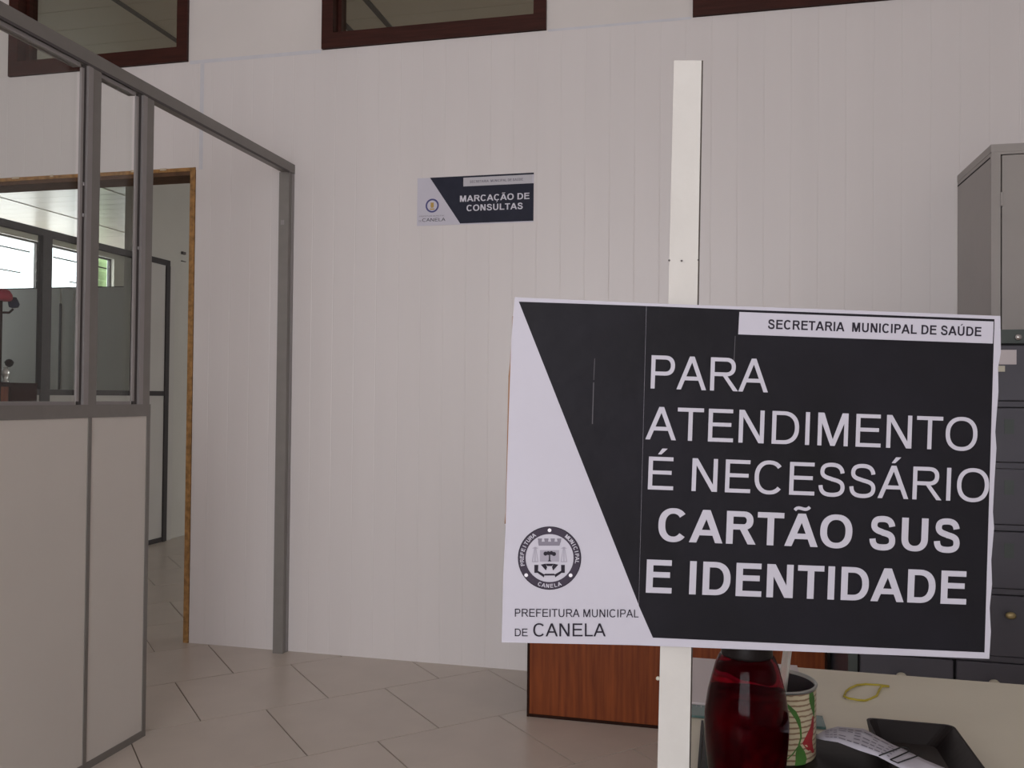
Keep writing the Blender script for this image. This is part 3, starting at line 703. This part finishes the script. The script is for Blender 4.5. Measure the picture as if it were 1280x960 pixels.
# printed can
pc = ray(970, 900, .85); s = .85/FPX; R_ = 47.5*s
cn = empty('pen_can', 'open tin can with striped cream, green leaf and red flower print beside the red bottle', 'can', (pc.x, pc.y, BZ))
HC = ray(970, 849, .85).z-BZ
bm = bmesh.new(); lathe(bm, [(R_-.001, .0004), (R_, .002), (R_, HC-.003)], 56, cap=False); new_obj('can_print', bm, CANPR, cn, True)
bm = bmesh.new(); lathe(bm, [(.001, .0005), (R_-.001, .0005), (R_-.0012, HC-.003), (R_+.0008, HC-.003), (R_+.0012, HC-.001), (R_+.0004, HC), (R_-.0012, HC-.0005), (R_-.002, HC-.003)], 56, cap=False); new_obj('rim', bm, CANM, cn, True)
bm = bmesh.new(); lathe(bm, [(R_-.002, HC-.003), (R_-.0022, .003), (.001, .003)], 56, cap=False); new_obj('can_interior', bm, CANIN, cn, True)
ca0 = math.atan2((CAM-pc).y, (CAM-pc).x)           # direction from the can towards the viewer's side
def wrap(name, pts, wds, m, off):
    """curved printed band on the can: pts = (degrees right of facing side, height fraction)"""
    bm = bmesh.new(); pr = None
    for (a, h_), w_ in zip(pts, wds):
        row = []
        for k in (-1, 0, 1):
            an = ca0+math.radians(a+k*w_); row.append(bm.verts.new(((R_+off)*math.cos(an), (R_+off)*math.sin(an), h_*HC)))
        if pr:
            for k in range(2): bm.faces.new((pr[k], pr[k+1], row[k+1], row[k]))
        pr = row
    return new_obj(name, bm, m, cn, True)
wrap('leaf_print', [(8, .93), (14, .84), (24, .74), (32, .62), (36, .5), (37, .38), (33, .27), (24, .17), (16, .10)], [1.2, 2.2, 4.5, 3.6, 1.7, 1.4, 1.4, 1.3, 1], LEAF, .0003)
wrap('leaf_print', [(58, .95), (61, .85), (63, .76), (66, .66), (67, .58)], [5, 8, 6, 3, 1], LEAF, .0003)
wrap('leaf_print', [(34, .28), (36, .18), (38, .08), (36, .01)], [2, 8, 10, 9], LEAF, .00045)
wrap('flower_print', [(64, .62), (62, .50), (55, .38), (50, .30), (56, .2), (66, .12)], [2, 5, 9, 11, 8, 3], REDPR, .0003)
wrap('flower_print', [(1, .88), (0, .80), (2, .70)], [2, 5, 2], REDPR, .0003)
# stick standing in the can
a0 = Vector((pc.x-.001, pc.y-.004, BZ+.004)); a1 = ray(986, 800, .86)
st = empty('plastic_stick', 'pale translucent plastic stick leaning in the printed can', 'stick', a0)
bm = bmesh.new(); dv = (a1-a0); tube(bm, [(0, 0, 0), dv*.5, dv*1.05], .0042, 10); new_obj('shaft', bm, STRAW, st, True)

# ================================================================ THE BIG SIGN ON ITS BATTEN
TS = .715; S = TS/FPX
org = ray(627, 803, TS)
al = math.atan2(20, 609)                            # roll of the sign
uax = (CR*math.cos(al)-CU*math.sin(al)); vax = (CR*math.sin(al)+CU*math.cos(al)); nax = -CF
# the batten's own foot on the desk defines the thing's place
sg = empty('placard_stand', 'large black and white placard on a white batten, reading para atendimento é necessário', 'sign')
MW = Matrix.Identity(4)
for i in range(3): MW[i][0] = uax[i]; MW[i][1] = vax[i]; MW[i][2] = nax[i]; MW[i][3] = org[i]
sg.matrix_world = MW
def L2(x, y):                                       # measured sign layout -> metres on the sign
    dx, dy = x-627, y-803
    return ((dx*math.cos(al)+dy*math.sin(al))*S, (dx*math.sin(al)-dy*math.cos(al))*S)
ca_, sa_ = math.cos(al), math.sin(al)
def poly(*pts): return [L2(*p) for p in pts]
bm = bmesh.new(); slab(bm, poly((629.5, 801), (1233, 821), (1246, 397), (644.5, 376)), -.0045, -.0009); new_obj('backing_board', bm, CARD, sg)
bm = bmesh.new(); slab(bm, poly((630.6, 655), (634, 655), (642.5, 395), (640.6, 395), (640.2, 412), (637.2, 455), (635.6, 470), (633.6, 560), (632.0, 640)), -.0040, -.0012); new_obj('card_edge', bm, CARD, sg)
left = poly((627, 803), (798, 806.5), (809, 379), (643.5, 371.5), (641, 400), (639, 430), (636, 520), (633.5, 600), (632, 660), (629, 720))
right_edge = [(1236.5, 823.5), (1238.5, 790), (1237, 760), (1240, 730), (1239, 700), (1242.5, 660), (1241, 640), (1243, 600), (1245.5, 560), (1244, 540), (1245.5, 520), (1248, 490), (1247.5, 460), (1251, 440), (1250.5, 395)]
right = poly((797, 806.5), *right_edge, (1000, 385.5), (808, 379))
bm = bmesh.new(); slab(bm, left, -.0008, 0.0); sh1 = new_obj('paper_sheet', bm, PAPER, sg)
bm = bmesh.new(); slab(bm, right, -.0006, .00010); sh2 = new_obj('paper_sheet', bm, PAPER, sg)
decal('printed_field', [poly((648.5, 377), (810, 382.5), (800, 760), (797.5, 754))], .00005, TONER, sh1)
decal('printed_field', [poly((808.05, 382.5), (925, 387), (1243, 399), (1230.5, 815.5), (816, 797), (798.4, 757))], .0002, TONER, sh2)
decal('header_strip', [poly((924, 390), (1241.5, 402), (1240.5, 429.5), (922.5, 418))], .00065, PAPER, sh2)
decal('fold_line', [poly((741.5, 478), (742.6, 478), (741, 530), (739.8, 530)), poly((743, 448), (743.7, 448), (742.5, 475), (741.8, 475))], .0003, FOLD, sh1)
decal('fold_line', [poly((918.5, 420), (919.2, 420), (917, 468), (916.3, 468))], .00045, FOLD, sh2)
def line(s_, bold, p0, p1, cap, m=PAPER, z=.0007, par=None, space=.278):
    return decal('lettering', fit_text(s_, bold, L2(*p0), L2(*p1), cap*S, space), z, m, par or sh2)
line('PARA', False, (813, 485.5), (959.5, 490.5), 41.5)
line('ATENDIMENTO', False, (806.5, 549), (1220.5, 563.5), 41)
line('É NECESSÁRIO', False, (809.5, 611.5), (1235, 627.5), 41)
line('CARTÃO SUS', True, (822, 676), (1198.5, 690.5), 41)
line('E IDENTIDADE', True, (807, 740.5), (1207, 755.5), 41.5)
line('SECRETARIA  MUNICIPAL DE SAÚDE', True, (959.5, 411), (1226, 420.5), 11.6, INK, .0008)
line('PREFEITURA MUNICIPAL', False, (643.5, 770.5), (798, 771.5), 9.8, INK, .0007, sh1)
line('DE', False, (643.5, 795), (659.5, 795), 9.5, INK, .0007, sh1)
line('CANELA', False, (666.5, 795.2), (757, 795.2), 16.2, INK, .0007, sh1)
# emblem, laid out upright in pixels of the photographed sign around its centre
ec = (686.9, 697.5)
def E(polys): return [[L2(ec[0]+x, ec[1]-y) for x, y in q_] for q_ in polys]
em = decal('emblem', E(annulus(0, 0, 39.4, 30)), .0003, mat('emblem_ink', (.05, .04, .06), .6, spec=.2), sh1)
decal('emblem_line', E(annulus(0, 0, 39.6, 38.6)), .0004, INK, sh1)
WI = PAPER
decal('emblem_lettering', E(arc_text('PREFEITURA', 0, 0, 32.2, 4.8, 159, 76)+arc_text('MUNICIPAL', 0, 0, 32.2, 4.8, 21, 66)+arc_text('CANELA', 0, 0, 32.2, 4.8, 270, 50, True)), .0005, PAPER, sh1)
BRP = mat('bright_paper', (.8, .78, .83), .6)
for dx_, dy_ in ((0, 34.8), (-29.2, -21.3), (26.3, -21.5)): decal('emblem_dot', E(disc(dx_, dy_, 2.3)), .0005, BRP, sh1)
crown = [[(-13.5, 15.5), (12.5, 15.5), (14, 20.5), (-14.5, 20.5)]]+[[(x-2, 20), (x+2, 20), (x+2.8, 24.5), (x-2.8, 24.5)] for x in (-12, -4, 4, 12)]
decal('emblem_crown', E(crown), .0003, INKGREY, sh1)
decal('emblem_shield', E([[(-12, -4.5), (12, -4.5), (12, 10), (-12, 10)]]), .0003, INKLIGHT, sh1)
fig = []
for sx_ in (-1, 1):
    fig += [[(sx_*18-.5, -4), (sx_*18+.5, -4), (sx_*18+.5, 13), (sx_*18-.5, 13)], [(sx_*18-4, -5), (sx_*18+4, -5), (sx_*18+4, -4), (sx_*18-4, -4)], [(sx_*18-4, 12), (sx_*18+4, 12), (sx_*18+.3, 14), (sx_*18-.3, 14)],
            [(sx_*18-4, -4), (sx_*18-3, -4), (sx_*18-.6, 12), (sx_*18-1.2, 12)], [(sx_*18+3, -4), (sx_*18+4, -4), (sx_*18+1.2, 12), (sx_*18+.6, 12)]]
decal('emblem_side_figures', E(fig), .0003, INKLIGHT, sh1)
decal('emblem_tree', E([[(-.9, -3.5), (.9, -3.5), (.7, 5), (-.7, 5)]]+disc(-5, 5.6, 2.6, 12)+disc(-1.5, 6.2, 2.5, 12)+disc(2.3, 6.4, 2.5, 12)+disc(5.5, 5.2, 2.6, 12)+[[(-2.4, -4), (2.4, -4), (1, -2.6), (-1, -2.6)]]), .0004, INK, sh1)
decal('emblem_ribbon', E([[(-11, -8.2), (-5, -7), (-3, -11.5), (-4.5, -15.5)], [(5, -7), (11, -8.2), (4.5, -15.5), (3, -11.5)], [(-5, -7), (5, -7), (3, -10), (-3, -10)],
    [(-19, -8.5), (-14, -8.5), (-14.6, -18.5), (-19, -18.5)], [(14.4, -8.5), (19, -8.5), (19, -18.5), (14.4, -18.5)],
    [(-15, -15.5), (-14.5, -19), (-7, -24.2), (-6.5, -20.5)], [(14.5, -19), (15, -15.5), (6.5, -20.5), (7, -24.2)], [(-7, -21.8), (7, -21.8), (6, -19.6), (-6, -19.6)]]), .0003, INK, sh1)
# batten with a block foot resting on the desk
NX = Matrix(((1, 0), (0, 1)))
def bp(px, py, t): return MW.inverted() @ ray(px, py, t)
zt_, zb_ = .7205, .7295
def batten(xl_top, yt, xr_top, xl_bot, yb, xr_bot):
    bm = bmesh.new(); f = []
    for (x_, y_) in ((xl_bot, yb), (xr_bot, yb), (xr_top, yt), (xl_top, yt)):
        f.append(bm.verts.new(bp(x_, y_, zt_+(.0022 if x_ in (xr_top, xr_bot) else 0))))
    b_ = []
    for (x_, y_) in ((xl_bot, yb), (xr_bot, yb), (xr_top, yt), (xl_top, yt)):
        ex = 1.9 if x_ in (xr_top, xr_bot) else 1.5
        b_.append(bm.verts.new(bp(x_+ex, y_, zb_)))
    bm.faces.new(f); bm.faces.new(b_[::-1])
    for i in range(4):
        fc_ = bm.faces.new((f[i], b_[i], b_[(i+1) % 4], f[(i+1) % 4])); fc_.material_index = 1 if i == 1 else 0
    return bm
# y of the desk surface along the batten
yb = 480
while ray(842, yb, .725).z > DT+.001: yb += .5
bm = batten(842.5, 75.5, 877, 820.5, yb, 860.5)
bmesh.ops.recalc_face_normals(bm, faces=bm.faces[:])
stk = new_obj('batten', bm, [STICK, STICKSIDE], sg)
for (x_, y_) in ((852, 326), (836.5, 325.5), (873, 325)):
    bm = bmesh.new(); c_ = bp(x_, y_, zt_-.0002)
    for i in range(0, 1): lathe(bm, [(.0005, 0), (.0009, .0002), (.0007, .0008)], 8)
    for v_ in bm.verts: v_.co = v_.co+c_
    new_obj('nail', bm, GASKET, stk)
bm = bmesh.new(); c_ = bp(822.5, 848, .724); lathe(bm, [(.0003, -.0016), (.0014, -.0010), (.0018, 0), (.0014, .0010), (.0003, .0016)], 12)
for v_ in bm.verts: v_.co = v_.co+c_
new_obj('screw', bm, CREAM, stk, True)
bf_ = ray(841, yb, .735)
inv = MW.inverted()
bm = bmesh.new(); B(bm, bf_.x-.012, bf_.y-.03, DT+.0003, bf_.x+.03, bf_.y-.006, DT+.012)
for v_ in bm.verts: v_.co = inv @ v_.co
new_obj('foot', bm, STICK, sg)
